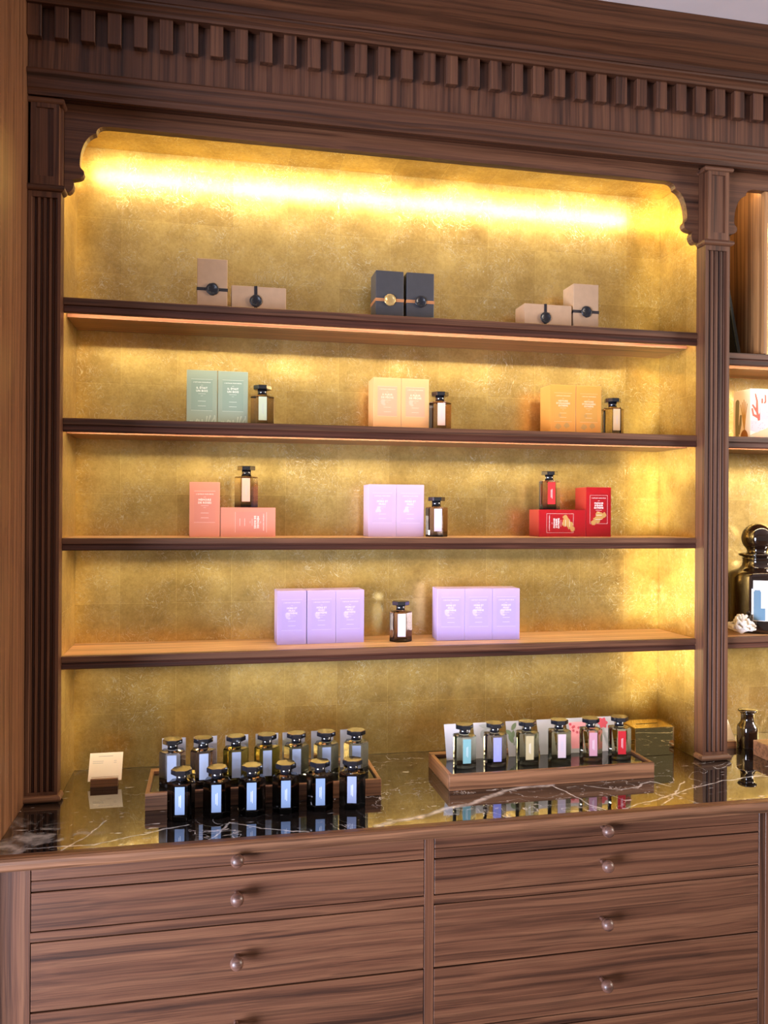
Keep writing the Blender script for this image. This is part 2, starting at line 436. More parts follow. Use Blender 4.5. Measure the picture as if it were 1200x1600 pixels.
def put_text(bm, s, x, z, y, size, bold=0.0, spacing=1.0, maxw=None):
    vs, fs, w = text_mesh(s, spacing)
    k = size
    if maxw and w*k > maxw: k = maxw/w
    offs = [(0, 0)] + ([(bold, 0), (-bold, 0), (0, bold), (0, -bold)] if bold else [])
    for i, (ox, oz) in enumerate(offs):
        nv = [bm.verts.new((x+v.x*k+ox, y-.00003*i, z+v.y*k+oz)) for v in vs]
        for f in fs:
            try: bm.faces.new([nv[q] for q in f])
            except ValueError: pass

def quad(bm, x0, x1, z0, z1, y, mi=0):
    f = bm.faces.new([bm.verts.new(p) for p in ((x0, y, z0), (x1, y, z0), (x1, y, z1), (x0, y, z1))])
    f.material_index = mi; return f

def poly2(bm, pts, y, mi=0):
    f = bm.faces.new([bm.verts.new((a, y, c)) for a, c in pts]); f.material_index = mi
    f.normal_update()
    if f.normal.y > 0: f.normal_flip()
    return f

def stroke2(bm, pts, y, w0, w1=None, mi=0):
    """flat painted stroke with rounded end in the XZ plane"""
    w1 = w0 if w1 is None else w1
    P = [Vector((a, c)) for a, c in pts]; n = len(P); Lf, Rt = [], []
    for i, p in enumerate(P):
        d = (P[min(i+1, n-1)]-P[max(i-1, 0)]).normalized(); q = Vector((-d.y, d.x)); w = w0+(w1-w0)*i/(n-1)
        Lf.append(p+q*w); Rt.append(p-q*w)
    d = (P[-1]-P[-2]).normalized(); q = Vector((-d.y, d.x))
    tip = [P[-1]+(q*math.cos(a)+d*math.sin(a))*w1 for a in (.5, 1.05, 1.57, 2.1, 2.64)]
    poly2(bm, [tuple(v) for v in Lf+tip+Rt[::-1]], y, mi)

# ------------------------------------------------------------------ world measures (metres; back wall of the niche at y = 0)
XL, XR, XP1, XW, XEND = -.3715, 1.4177, 1.498, -.450, 2.62
YP, YS, YC, YF = -.2514, -.212, -.5614, -.575
ZC, ZN, ZCEIL = .90, 2.645, 2.975
S_TOP = {1: 2.170, 2: 1.863, 3: 1.557, 4: 1.256}
S_BOT = {1: 2.131, 2: 1.828, 3: 1.525, 4: 1.222}

# ------------------------------------------------------------------ the setting
structure('wall_back', bx(-2.2, 4.2, .03, .15, 0, ZCEIL), PLASTER)
structure('wall_left', bx(XW-.12, XW, -.60, .03, 0, ZCEIL), wood('wall_panel_wood', 'Z', (.085, .034, .014), (.165, .070, .030), (.23, .104, .048)))
structure('ceiling', bx(-2.2, 4.2, -4.2, .15, ZCEIL, ZCEIL+.1), PLASTER)
structure('floor', bx(-2.2, 4.2, -4.2, .15, -.1, 0), FLOORM)

# ------------------------------------------------------------------ base cabinets
def base_cabinet(name, label, x_left, stiles, bays, x_right):
    t = thing(name, label, 'cabinet', ((x_left+x_right)/2, YF, 0))
    ox = (x_left+x_right)/2
    M = Matrix.Translation((-ox, -YF, 0))
    part('carcass', bx(x_left, x_right, -.555, -.01, .08, .866), SHADOW, t, M)
    part('plinth', bx(x_left, x_right, -.53, -.50, 0, .085), WOODX, t, M)
    for a, c in stiles:
        part('stile', bx(a, c, YF, -.55, .08, .8718, bevel=.0008), WOODZ, t, M)
    for bi, (a, c) in enumerate(bays):
        g = .0016
        for z0, z1 in ((.7148, .7352), (.3980, .4195), (.08, .115)):
            part('rail', bx(a-.001, c+.001, YF+.0004, -.55, z0, z1, bevel=.0008), WOODX, t, M)
        rows = [(.8212, .8715, True), (.7369, .8196, False), (.5676, .7132, False), (.4211, .5652, False), (.2575, .3963, False), (.1165, .255, False)]
        for z0, z1, slim in rows:
            bm = bm_new()
            if slim:      # shallow drawer with one groove across its face
                zm = .8442
                box(bm, a+g, c-g, YF, -.55, zm+.0008, z1, bevel=.0008)
                box(bm, a+g, c-g, YF, -.55, z0+g*.5, zm-.0008, bevel=.0008)
                box(bm, a+g, c-g, YF+.004, -.552, z0+g, z1-g)
            else:
                box(bm, a+g, c-g, YF, -.55, z0+g*.5, z1-g*.5, bevel=.0008)
            d = part('drawer', bm, WOODX, t, M)
            kx = (.0597 if bi == 0 else .934) if x_left < .5 else (a+c)/2
            kz = {True: .8666, False: (z0+z1)/2+.003}[slim]
            if z0 == .7369: kz = .7824
            kb = bm_new()
            lathe(kb, [(.0001, .0), (.0049, .0), (.0049, .0045), (.0048, .0205), (.0085, .0222), (.0125, .0262), (.0146, .0318), (.0146, .0365), (.0122, .0425), (.0075, .0465), (.0001, .0478)], 24)
            part('knob', kb, KNOBW, d, M @ Matrix.Translation((kx, YF+.0005, kz)) @ Matrix.Rotation(PI/2, 4, 'X'))
    return t
base_cabinet('base_cabinet', 'long walnut drawer cabinet under the marble counter with round wooden knobs', -.62, [(-.62, -.3687), (.4893, .5118), (1.3672, 1.3842)], [(-.3687, .4893), (.5118, 1.3672)], 1.3842)
base_cabinet('base_cabinet', 'neighbouring walnut drawer cabinet at the right edge, mostly cut off', 1.3860, [(1.3860, 1.4120), (2.28, 2.31)], [(1.4120, 2.28)], 2.31)


t = thing('marble_countertop', 'polished black marble countertop with white veins and a walnut nosing', 'countertop', (0, 0, .8722))
M = Matrix.Translation((0, 0, -.8722))
part('slab', bx(XW+.001, XEND, YC, -.001, .8722, ZC), MARBLE, t, M)
bm = bm_new()
prism(bm, [(YC, .8995), (-.580, .9005), (-.588, .899), (-.5925, .895), (-.594, .889), (-.5935, .880), (-.591, .8745), (-.586, .8722), (YC, .8722)], -.62, XEND, 'X')
part('nosing', bm, NOSEW, t, M)

# ------------------------------------------------------------------ gold-lined niches
BR = [(0.0, 2.4372), (.006, 2.4355), (.0115, 2.4352), (.017, 2.4395), (.0215, 2.447), (.0236, 2.4555), (.0228, 2.4625), (.0195, 2.4668), (.0172, 2.4685),
      (.024, 2.4700), (.0326, 2.4718), (.040, 2.4748), (.0452, 2.4795), (.0478, 2.4862), (.0468, 2.4925), (.0425, 2.4972), (.0388, 2.5008),
      (.0372, 2.508), (.0376, 2.520), (.0395, 2.5365), (.0428, 2.5495), (.0470, 2.561), (.0525, 2.5715), (.0595, 2.5805), (.0675, 2.5868), (.0748, 2.5902),
      (.0768, 2.5912), (.0770, 2.5962), (.0795, 2.6015), (.0840, 2.6060), (.0905, 2.6092), (.0985, 2.6110), (.108, 2.6117)]
def lintel_bm(x0, x1):
    pts = [(x0+a, z) for a, z in BR]+[(x1-a, z) for a, z in BR[::-1]]+[(x1, 2.66), (x0, 2.66)]
    bm = bm_new(); prism(bm, pts, -.216, -.192, 'Y'); return bm

def led(name, x0, x1, y0, y1, z0, z1, mat, parent, M):
    return part(name, bx(x0, x1, y0, y1, z0, z1), mat, parent, M)

n1 = thing('display_niche', 'wide gold-leaf lined display niche under a scalloped walnut lintel', 'niche', (.523, 0, ZC))
M = Matrix.Translation((-.523, 0, -ZC))
part('back_panel', bx(XL-.004, XR+.004, 0, .018, ZC+.0005, ZN+.02), GOLD_BACK, n1, M)
part('side_panel', bx(XL-.004, XL, -.206, -.0005, ZC+.0005, ZN), GOLD_SIDE, n1, M)
part('side_panel', bx(XR, XR+.004, -.206, -.0005, ZC+.0005, ZN), GOLD_SIDE, n1, M)
part('ceiling_panel', bx(XL-.004, XR+.004, -.190, -.0005, ZN+.0005, ZN+.02), GOLD_TOP, n1, M)
part('lintel', lintel_bm(XL+.001, XR-.001), WOODX, n1, M)
led('light_strip', -.350, .376, -.1895, -.178, 2.624, 2.6445, LED_TOP, n1, M)
led('light_strip', .388, 1.393, -.1895, -.178, 2.624, 2.6445, LED_TOP, n1, M)

n2 = thing('display_niche', 'neighbouring gold-leaf niche right of the pillar, mostly outside the photo', 'niche', (2.06, 0, ZC))
M2 = Matrix.Translation((-2.06, 0, -ZC))
part('back_panel', bx(XP1, XEND, 0, .018, ZC+.0005, ZN+.02), GOLD_BACK, n2, M2)
part('side_panel', bx(XP1-.004, XP1, -.206, -.0005, ZC+.0005, ZN), GOLD_SIDE, n2, M2)
part('side_panel', bx(XEND-.016, XEND, -.206, -.0005, ZC+.0005, ZN), GOLD_SIDE, n2, M2)
part('ceiling_panel', bx(XP1, XEND, -.190, -.0005, ZN+.0005, ZN+.02), SHELFW, n2, M2)
part('lintel', lintel_bm(XP1+.001, XEND-.001), WOODX, n2, M2)
VENEER = wood('veneer_panel_walnut', 'Z', (.15, .065, .022), (.31, .15, .055), (.42, .22, .09))
part('veneer_panel', bx(XP1+.001, 1.70, -.014, -.001, 2.118, ZN-.001), VENEER, n2, M2, 'walnut veneer back of the top compartment')
part('divider', bx(1.6445, 1.656, YS+.002, -.0145, 2.118, ZN-.001), VENEER, n2, M2)
led('light_strip', 1.51, 1.64, -.1895, -.178, 2.624, 2.6445, emission('led_small', (1.0, .78, .48), 20), n2, M2)
led('light_strip', 1.665, 2.6, -.1895, -.178, 2.624, 2.6445, LED_TOP, n2, M2)

# ------------------------------------------------------------------ shelves
def shelf(label, x0, x1, zt, zb, group=None, power=LED_SHELF):
    cx = (x0+x1)/2
    t = thing('wall_shelf', label, 'shelf', (cx, 0, zb), group)
    M = Matrix.Translation((-cx, 0, -zb))
    yl, yg, gd = YS+.0115, YS+.0530, min(.021, (zt-zb)*.62)      # lip back, groove back, groove depth
    bm = bm_new()                      # board with the light groove cut into its underside
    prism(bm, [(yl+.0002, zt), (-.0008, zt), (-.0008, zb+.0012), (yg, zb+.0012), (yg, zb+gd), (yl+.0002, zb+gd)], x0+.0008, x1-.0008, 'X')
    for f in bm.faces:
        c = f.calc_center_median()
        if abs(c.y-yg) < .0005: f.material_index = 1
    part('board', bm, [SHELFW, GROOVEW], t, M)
    part('underside_shade', bx(x0+.0008, x1-.0008, yg+.0006, -.0008, zb+.0004, zb+.0011), UNDERSHADE, t, M)  # thin sheet added to carry the painted shade under the board
    bm = bm_new()
    zs = zb+(zt-zb)*.50
    prism(bm, [(yl, zt), (YS+.001, zt), (YS-.002, zt-.0018), (YS-.002, zs+.0012), (YS, zs), (YS+.003, zs-.0012), (YS+.003, zs-.003),
               (YS, zs-.0042), (YS-.0005, zb+.003), (YS+.0018, zb), (yl-.001, zb), (yl, zb+.001)], x0+.0008, x1-.0008, 'X')
    for f in bm.faces:
        if f.calc_center_median().z > zs and abs(f.normal.x) < .5: f.material_index = 1  # upper tier in lighter walnut: the light on it is put into the colour
    part('lip', bm, [LIPW, WOODX], t, M)
    bm = bm_new(); prism(bm, [(yl+.0004, zb+gd-.0098), (yl+.0080, zb+gd-.0004), (yl+.0004, zb+gd-.0004)], x0+.012, x1-.012, 'X')
    part('light_strip', bm, power, t, M)
    return t
shelf('topmost gold niche shelf carrying tan and black ribboned boxes', XL, XR, S_TOP[1], S_BOT[1])
shelf('second shelf from the top carrying green, peach and orange boxes', XL, XR, S_TOP[2], S_BOT[2])
shelf('third shelf from the top carrying pink, mauve and red boxes', XL, XR, S_TOP[3], S_BOT[3])
shelf('lowest shelf in the wide niche carrying two rows of lilac boxes', XL, XR, S_TOP[4], S_BOT[4])
shelf('top shelf of the right-hand niche below the veneered compartment', XP1, XEND, 2.116, 2.078)
shelf('middle shelf of the right-hand niche under the coral-print box', XP1, XEND, S_TOP[2], S_BOT[2])
shelf('lowest shelf of the right-hand niche under the big dark jar', XP1, XEND, S_TOP[4], S_BOT[4])

# ------------------------------------------------------------------ pilasters
def pilaster(label, x0, x1):
    cx = (x0+x1)/2; hw = (x1-x0)/2
    t = thing('pilaster', label, 'pillar', (cx, -.2255, ZC))
    D0, D1 = YP+.2255, -.2065+.2255        # local front and back
    def cyl(z0, z1, prof):                 # torus-like moulding wrapped round three sides
        bm = bm_new()
        path = lambda o: [(-hw-o, .0088), (-hw-o, D0-o), (hw+o, D0-o), (hw+o, .0088)]
        rows = []
        for o, z in prof: rows.append([bm.verts.new((a, b, z)) for a, b in path(o)])
        for r0, r1 in zip(rows, rows[1:]):
            for k in range(3):
                f = bm.faces.new((r0[k], r0[k+1], r1[k+1], r1[k]))
        bm.faces.new(rows[0][::-1]); bm.faces.new(rows[-1])
        bm.faces.new([r[0] for r in rows][::-1]+[r[3] for r in rows][:0] if False else [r[0] for r in rows]+[r[3] for r in rows[::-1]])
        bmesh.ops.recalc_face_normals(bm, faces=bm.faces); return bm
    R_ = lambda z0, z1, o: [(0, z0)]+[(o*math.sin(a), (z0+z1)/2-(z1-z0)/2*math.cos(a)) for a in (.35, .75, 1.15, PI/2, PI-1.15, PI-.75, PI-.35)]+[(0, z1)]
    # shaft: plain foot, fluted run, plain head
    bm = bm_new()
    rec = .0035; m_ = .008
    fx = []
    n = 4; inner = 2*(hw-m_); pitch = inner/(n+.35)
    pts = [(-hw, D1), (-hw, D0), (-hw+m_, D0), (-hw+m_+.0012, D0+rec)]
    for i in range(n):
        c0 = -hw+m_+pitch*(i+.675)
        r = pitch*.30
        pts += [(c0-r-.0008, D0+rec*.35)] if False else []
        pts += [(c0-r, D0+rec)]+[(c0-r*math.cos(a), D0+rec+.0065*math.sin(a)) for a in (.5, 1.05, PI/2, PI-1.05, PI-.5)]+[(c0+r, D0+rec)]
    pts += [(hw-m_-.0012, D0+rec), (hw-m_, D0), (hw, D0), (hw, D1)]
    prism(bm, pts, .026, 1.506, 'Z')
    box(bm, -hw, hw, D0, D1, .018, .0262); box(bm, -hw, hw, D0, D1, 1.5058, 1.520)
    part('shaft', bm, WOODZ, t)
    part('base_moulding', cyl(0, .019, R_(.0006, .019, .0085)), NOSEW, t)
    part('neck_moulding', cyl(0, 0, R_(1.5202, 1.537, .0095)), WOODX, t)
    bm = bm_new()
    box(bm, -hw+.0055, hw-.0055, D0, D1, 1.5365, 1.748, bevel=.001)
    box(bm, -hw, hw, D0+.016, D1, 1.5215, 1.748)
    cap = part('capital_block', bm, WOODZ, t)
    bm = bm_new()                          # the raised rim round the sunk panel
    a0, a1, b0, b1 = -hw+.0055, hw-.0055, 1.5365, 1.748
    for q in ((a0, a0+.0125, b0, b1), (a1-.0125, a1, b0, b1), (a0+.0125, a1-.0125, b0, b0+.021), (a0+.0125, a1-.0125, b1-.021, b1)):
        box(bm, q[0], q[1], D0-.0032, D0+.001, q[2], q[3])
    part('panel_rim', bm, WOODZ, cap)
    part('cap_moulding', cyl(0, 0, R_(1.737, 1.753, .0075)), WOODX, t)
    return t
pilaster('dark fluted walnut pillar against the left wall', -.4485, XL)
pilaster('fluted walnut pillar between the two gold niches', XR, XP1)

# ------------------------------------------------------------------ cornice
t = thing('cornice', 'walnut cornice with a row of dentil blocks running above the niches', 'cornice', (1.08, -.255, 2.65))
M = Matrix.Translation((-1.08, .255, -2.65))
x0, x1 = XW+.001, XEND
def run(name, pts, mat):
    bm = bm_new(); prism(bm, pts, x0, x1, 'X'); return part(name, bm, mat, t, M)
run('architrave', [(-.02, 2.661), (-.232, 2.661), (-.250, 2.6545), (-.2600, 2.6545), (-.2605, 2.664), (-.2625, 2.668), (-.2655, 2.671), (-.2665, 2.692), (-.2685, 2.697), (-.2735, 2.7035),
                   (-.2745, 2.711), (-.2725, 2.7155), (-.262, 2.7165), (-.02, 2.7165)], CORNW)
run('frieze', [(-.02, 2.7170), (-.255, 2.7170), (-.255, 2.880), (-.02, 2.880)], FRIZ)
run('cornice_board', [(-.02, 2.8805), (-.2555, 2.8805), (-.258, 2.8705), (-.283, 2.8705), (-.287, 2.876), (-.295, 2.882), (-.304, 2.886), (-.3055, 2.8905), (-.311, 2.8910), (-.3115, 2.9060),
                      (-.3165, 2.9085), (-.322, 2.9105), (-.375, 2.938), (-.428, ZCEIL-.0005), (-.02, ZCEIL-.0005)], CORNW)
dent = None
for i in range(49):
    xa = -.449+.0627*i
    if dent is None:
        bm = bm_new(); box(bm, 0, .0325, -.0202, .0005, 2.7925-2.65, 2.8703-2.65, bevel=.001)
        dent = part('dentil', bm, FRIZ, t); d = dent
    else:
        d = dent.copy(); COL.objects.link(d); d.parent = t
    d.location = (xa-1.08, 0, 0)

# ------------------------------------------------------------------ cartons
BW, BD, BH = .0815, .077, .150
_cm = {}
def carton_mats(key):
    if key in _cm: return _cm[key]
    C = {'green': ((.28, .355, .28), (.235, .33, .265), .45), 'peach': ((.64, .345, .145), (.64, .30, .175), .45), 'orange': ((.56, .24, .045), (.48, .235, .045), .35),
         'pink': ((.60, .225, .155), (.58, .21, .155), .45), 'mauve': ((.42, .295, .45), (.40, .285, .43), .45), 'red': ((.30, .004, .008), (.30, .004, .008), .3),
         'lilac': ((.32, .235, .47), (.30, .225, .455), .45)}[key]
    _cm[key] = (plain('carton_'+key, C[0], C[2]), plain('panel_'+key, C[1], C[2]+.03))
    return _cm[key]
FOIL = plain('gold_foil', (.40, .22, .06), .5)
MOTIF = {'green': plain('motif_green', (.42, .50, .40), .5), 'mauve': plain('motif_mauve', (.55, .42, .56), .5), 'lilac': plain('motif_lilac', (.42, .34, .62), .5),
         'peach': plain('motif_peach', (.78, .37, .25), .5)}
TITLES = {'green': ['IL ÉTAIT', 'UN BOIS'], 'peach': ['À FLEUR', 'DE PÊCHE'], 'orange': ['HISTOIRE', "D'ORANGERS", 'EXTRÊME'], 'pink': ['MÉMOIRE', 'DE ROSES'],
          'mauve': ['MÛRE ET', 'MUSC'], 'red': ['PASSAGE', "D'ENFER", 'EXTRÊME'], 'lilac': ['MÛRE ET', 'MUSC', 'EXTRÊME']}
PRINT = {k: plain('print_'+k, c, .5) for k, c in {'green': (.85, .88, .82), 'peach': (.88, .60, .42), 'orange': (.80, .56, .40), 'pink': (.95, .82, .76), 'mauve': (.72, .60, .74), 'red': (.92, .80, .76), 'lilac': (.62, .53, .76)}.items()}
_box_mesh = {}
def carton_meshes(key, lay):
    if (key, lay) in _box_mesh: return _box_mesh[(key, lay)]
    if lay == 0: M = Matrix.Identity(4)
    else: M = Matrix.Translation((-lay*BH/2, 0, BW/2)) @ Matrix.Rotation(lay*PI/2, 4, 'Y')   # lay=+1: its top points right
    yf = -BD/2
    cm, pm = carton_mats(key)
    out = {}
    bm = bx(-BW/2, BW/2, -BD/2, BD/2, 0, BH, bevel=.0009, seg=2)
    box(bm, -BW/2+.002, BW/2-.002, -BD/2+.0006, -BD/2+.0012, BH-.0002, BH+.0003)
    out['carton'] = finish(bm, 'carton', cm, M)
    bm = bm_new()
    px, z0, z1 = .0285, .040, .1255
    quad(bm, -px, px, z0, z1, yf-.00025)
    out['label_panel'] = finish(bm, 'label_panel', pm, M)
    bm = bm_new(); y = yf-.0006
    put_text(bm, "L'ARTISAN PARFUMEUR", 0, .1170, y, .0034, spacing=1.35, maxw=.046, bold=.00012)
    quad(bm, -.0028, .0028, .1087, .1093, y)
    T = TITLES[key]; s = .0074 if len(T) == 2 else .0066
    for i, l in enumerate(T): put_text(bm, l, 0, .1015-i*s*1.08, y, s, bold=.00022, spacing=1.12, maxw=.044)
    zz = .1015-len(T)*s*1.08+.0005
    quad(bm, -.010, .010, zz-.0004, zz+.0002, y); quad(bm, -.003, .003, zz-.0058, zz-.0053, y)
    quad(bm, -.0105, .0105, .0652, .0659, y); quad(bm, -.0105, .0105, .0522, .0529, y)
    w = .00022                              # hairline round the panel
    for q in ((-px, px, z0-w, z0+w), (-px, px, z1-w, z1+w), (-px-w, -px+w, z0, z1), (px-w, px+w, z0, z1))[:4 if key == 'red' else 2]: quad(bm, *q, yf-.0004)
    out['lettering'] = finish(bm, 'lettering', PRINT[key], M)
    rnd = random.Random(key)
    if key in ('red', 'orange'):
        bm = bm_new()
        cxs = [(-.006, .052, .013), (.006, .062, .012), (-.016, .044, .010), (.016, .066, .009), (-.002, .070, .008)] if key == 'red' else [(-.016, .025, .010), (.012, .028, .009), (-.01, .058, .006)]
        for kk, (a, c, r) in enumerate(cxs):
            poly2(bm, [(a+r*(.65+.5*rnd.random())*math.cos(k*PI/9), c+r*(.6+.5*rnd.random())*math.sin(k*PI/9)) for k in range(18)], yf-.00045-.00002*kk)
        out['foil_motif'] = finish(bm, 'foil_motif', FOIL, M)
    elif key in MOTIF:
        bm = bm_new()
        if key == 'green':
            for i in range(9):
                a = -.034+.0085*i; h = .008+.02*rnd.random()
                stroke2(bm, [(a, .002), (a+.004*rnd.random(), .002+h*.5), (a+.010*rnd.random(), .002+h)], yf-.00045, .0006, .0022)
        else:
            for k in range(9):
                a, c, r = -.017+.010*rnd.random(), .072+.014*rnd.random(), .0035
                poly2(bm, [(a+r*math.cos(q*PI/6), c+r*math.sin(q*PI/6)) for q in range(12)], yf-.00045-.00001*k)
        out['motif'] = finish(bm, 'motif', MOTIF[key], M)
    _box_mesh[(key, lay)] = out; return out

def carton(key, label, x, yfront, z, lay=0, group=None, cat='box', rz=0):
    t = thing('perfume_box', label, cat, (x, yfront+BD/2, z), group, rz)
    for n, me in carton_meshes(key, lay).items(): link(n, me, t)
    return t

def sealed_box(label, x, yfront, z, mats, lay=0, seal_mat=None, rib_mat=None, name='gift_box'):
    t = thing(name, label, 'box', (x, yfront+BD/2, z))
    M = Matrix.Identity(4) if lay == 0 else Matrix.Translation((-lay*BH/2, 0, BW/2)) @ Matrix.Rotation(lay*PI/2, 4, 'Y')
    bm = bx(-BW/2, BW/2, -BD/2, BD/2, 0, BH, bevel=.0016, seg=2)
    part('carton', bm, mats, t, M)
    bm = bm_new(); zr = .066; e = .0012; w = .0032
    for dz, yy in ((.0022, 0), (-.0022, .0003)):
        ring = [(-BW/2-e+yy, -BD/2-e+yy), (BW/2+e-yy, -BD/2-e+yy), (BW/2+e-yy, BD/2+e-yy), (-BW/2-e+yy, BD/2+e-yy)]
        inn = [(a*.975, b*.975) for a, b in ring]
        lo = [bm.verts.new((a, b, zr+dz-w*.6)) for a, b in ring]; hi = [bm.verts.new((a, b, zr+dz+w*.6)) for a, b in ring]
        li = [bm.verts.new((a, b, zr+dz-w*.6)) for a, b in inn]; hh = [bm.verts.new((a, b, zr+dz+w*.6)) for a, b in inn]
        for k in range(4):
            j = (k+1) % 4
            bm.faces.new((lo[k], lo[j], hi[j], hi[k])); bm.faces.new((hi[k], hi[j], hh[j], hh[k])); bm.faces.new((li[k], li[j], lo[j], lo[k]))
    part('ribbon', bm, rib_mat or BLACKRIB, t, M)
    bm = bm_new(); rnd = random.Random(label); n = 28; rings = []
    wob = [1+.10*(rnd.random()-.5) for _ in range(n)]
    for r, y in ((.0166, 0), (.0172, -.0015), (.0158, -.0032), (.0132, -.0036), (.0122, -.0024), (.0, -.0022)):
        if r == 0: rings.append([bm.verts.new((0, y, 0))]); continue
        rings.append([bm.verts.new((r*(wob[k] if r > .013 else 1)*math.cos(2*PI*k/n), y, r*(wob[k] if r > .013 else 1)*math.sin(2*PI*k/n))) for k in range(n)])
    for a, b in zip(rings, rings[1:]):
        for k in range(n):
            j = (k+1) % n
            f = bm.faces.new((a[k], a[j], b[0]) if len(b) == 1 else (a[k], a[j], b[j], b[k])); f.smooth = True
    bm.faces.new(rings[0])
    for k in range(7):                      # pressed star in the wax
        a = 2*PI*k/7
        stroke2(bm, [(.002*math.cos(a), .002*math.sin(a)), (.0085*math.cos(a), .0085*math.sin(a))], -.0029, .0007, .0012)
    bmesh.ops.recalc_face_normals(bm, faces=bm.faces)
    part('wax_seal', bm, seal_mat or SEALK, t, M @ Matrix.Translation((0, -BD/2-e-.0004, zr)))
    return t

Y0 = -.12
sealed_box('tan gift box standing upright, leftmost on the top shelf', -.0013, Y0, S_TOP[1], KRAFT)
sealed_box('tan gift box lying down beside the leftmost upright tan box', .1256, Y0, S_TOP[1], KRAFT, lay=1)
sealed_box('black gift box with tan ribbon and gold wax seal', .4968, Y0, S_TOP[1], BLACKBOX, seal_mat=SEALG, rib_mat=ORANGERIB)
sealed_box('black gift box with tan ribbon and black wax seal', .5876, Y0, S_TOP[1], BLACKBOX, rib_mat=ORANGERIB)
sealed_box('tan gift box lying down at the right of the top shelf', .9816, Y0, S_TOP[1], KRAFT, lay=1)
sealed_box('tan gift box standing upright, rightmost on the top shelf', 1.1035, Y0, S_TOP[1], KRAFT)

carton('green', 'left of the two sage green perfume boxes on the second shelf', -.0275, Y0, S_TOP[2])
carton('green', 'right of the two sage green boxes, next to the small bottle', .0560, Y0, S_TOP[2])
carton('peach', 'left of the two peach perfume boxes on the second shelf', .4912, Y0, S_TOP[2])
carton('peach', 'right of the two peach boxes, beside a bottle with pink label', .5736, Y0, S_TOP[2])
carton('orange', 'left of the two orange perfume boxes on the second shelf', 1.0306, Y0, S_TOP[2])
carton('orange', 'right of the two orange boxes, beside a bottle', 1.1138, Y0, S_TOP[2])

carton('pink', 'salmon pink perfume box standing upright on the third shelf', -.0182, Y0, S_TOP[3])
carton('pink', 'salmon pink perfume box lying on its side under a bottle', .0995, Y0, S_TOP[3], lay=1)
carton('mauve', 'left of the two pale mauve boxes on the third shelf', .4785, Y0, S_TOP[3])
carton('mauve', 'right of the two pale mauve boxes, beside a bottle', .5608, Y0, S_TOP[3])
carton('red', 'red perfume box lying on its side under a bottle', 1.0308, Y0, S_TOP[3], lay=-1)
carton('red', 'red perfume box standing upright at the right of the third shelf', 1.1480, Y0, S_TOP[3])

for x, y, l in ((.2205, -.1225, 'leftmost lilac box of the left row of three on the lowest shelf'), (.3040, -.1200, 'middle lilac box of the left row of three on the lowest shelf'),
                (.3862, -.1165, 'rightmost lilac box of the left row, left of the single bottle'), (.6860, -.1260, 'leftmost lilac box of the right row, right of the single bottle'),
                (.7680, -.1330, 'middle lilac box of the right row of three on the lowest shelf'), (.8500, -.1400, 'rightmost lilac box of the right row of three on the lowest shelf')):
    carton('lilac', l, x, y, S_TOP[4], rz=(.035 if x < .5 else -.085))

# ------------------------------------------------------------------ seven-sided bottles
HR = .0332
_lab = {}
def label_mat(c):
    if c not in _lab: _lab[c] = plain('paper_label_%d' % len(_lab), c, .5)
    return _lab[c]
_bot = {}
def bottle_meshes(g, lc):
    key = (g.name, lc)
    if key in _bot: return _bot[key]
    out = {}
    ap = HR*math.cos(PI/7); r0 = PI/7        # a flat side faces -Y
    bm = bm_new(); ch = .0016
    lathe(bm, [(HR-ch, 0), (HR, ch), (HR, .0835), (HR-ch*1.6, .0860), (.0145, .0880), (.0135, .0905)], 7, r0, smooth=False)
    out['glass_body'] = finish(bm, 'glass_body', g)
    bm = bm_new()
    lathe(bm, [(.0128, .0900), (.0128, .1045)], 20, 0)
    out['collar'] = finish(bm, 'collar', CAPM)
    bm = bm_new()
    R7 = .0252
    lathe(bm, [(R7-.001, .1040), (R7, .1050), (R7, .1146), (R7-.0012, .1157)], 7, r0, smooth=False)
    out['cap'] = finish(bm, 'cap', CAPM)
    bm = bm_new(); y = -ap-.0004
    box(bm, -.0112, .0112, y-.0002, y, .0165, .0815)
    dark = min(lc) > .2 and lc != (.46, .22, .26)
    for k, (xx, z0, z1) in enumerate(((-.0016, .036, .060), (.0016, .033, .062))):
        quad(bm, xx, xx+.0007, z0, z1, y-.0004, mi=1)
    out['paper_label'] = finish(bm, 'paper_label', [label_mat(lc), PRINT_GREY if dark else WHITEPRINT])
    _bot[key] = out; return out

def bottle(label, x, y, z, g, lc, off=0.0, group=None):
    """off: how far the label turns from facing the visitor, degrees"""
    phi = math.atan2(x, y+2.4226)
    t = thing('perfume_bottle', label, 'bottle', (x, y, z), group, -phi+math.radians(off))
    for n, me in bottle_meshes(g, lc).items(): link(n, me, t)
    return t

PALE = (.30, .345, .47)
bottle('smoky bottle with pale green label beside the green boxes', .1373, -.105, S_TOP[2], G_SMOKE, (.45, .52, .38), 2)
bottle('smoky bottle with pale pink label beside the peach boxes', .6515, -.105, S_TOP[2], G_BROWN, (.66, .44, .36), 9)
bottle('smoky bottle with tan label beside the orange boxes', 1.1995, -.105, S_TOP[2], G_SMOKE, (.60, .40, .22), 24)
bottle('smoky bottle with salmon label standing on the lying pink box', .0955, -.083, S_TOP[3]+BW+.0001, G_SMOKE, (.72, .36, .26), -2)
bottle('smoky bottle with lavender label beside the two mauve boxes', .6425, -.105, S_TOP[3], G_BROWN, (.56, .48, .62), 10)
bottle('smoky bottle with red label standing on the lying red box', 1.0030, -.083, S_TOP[3]+BW+.0001, G_RED, (.68, .012, .016), 14)
bottle('smoky brown bottle with lavender label between the lilac box rows', .5365, -.108, S_TOP[4], G_BROWN, (.54, .50, .70), 7)

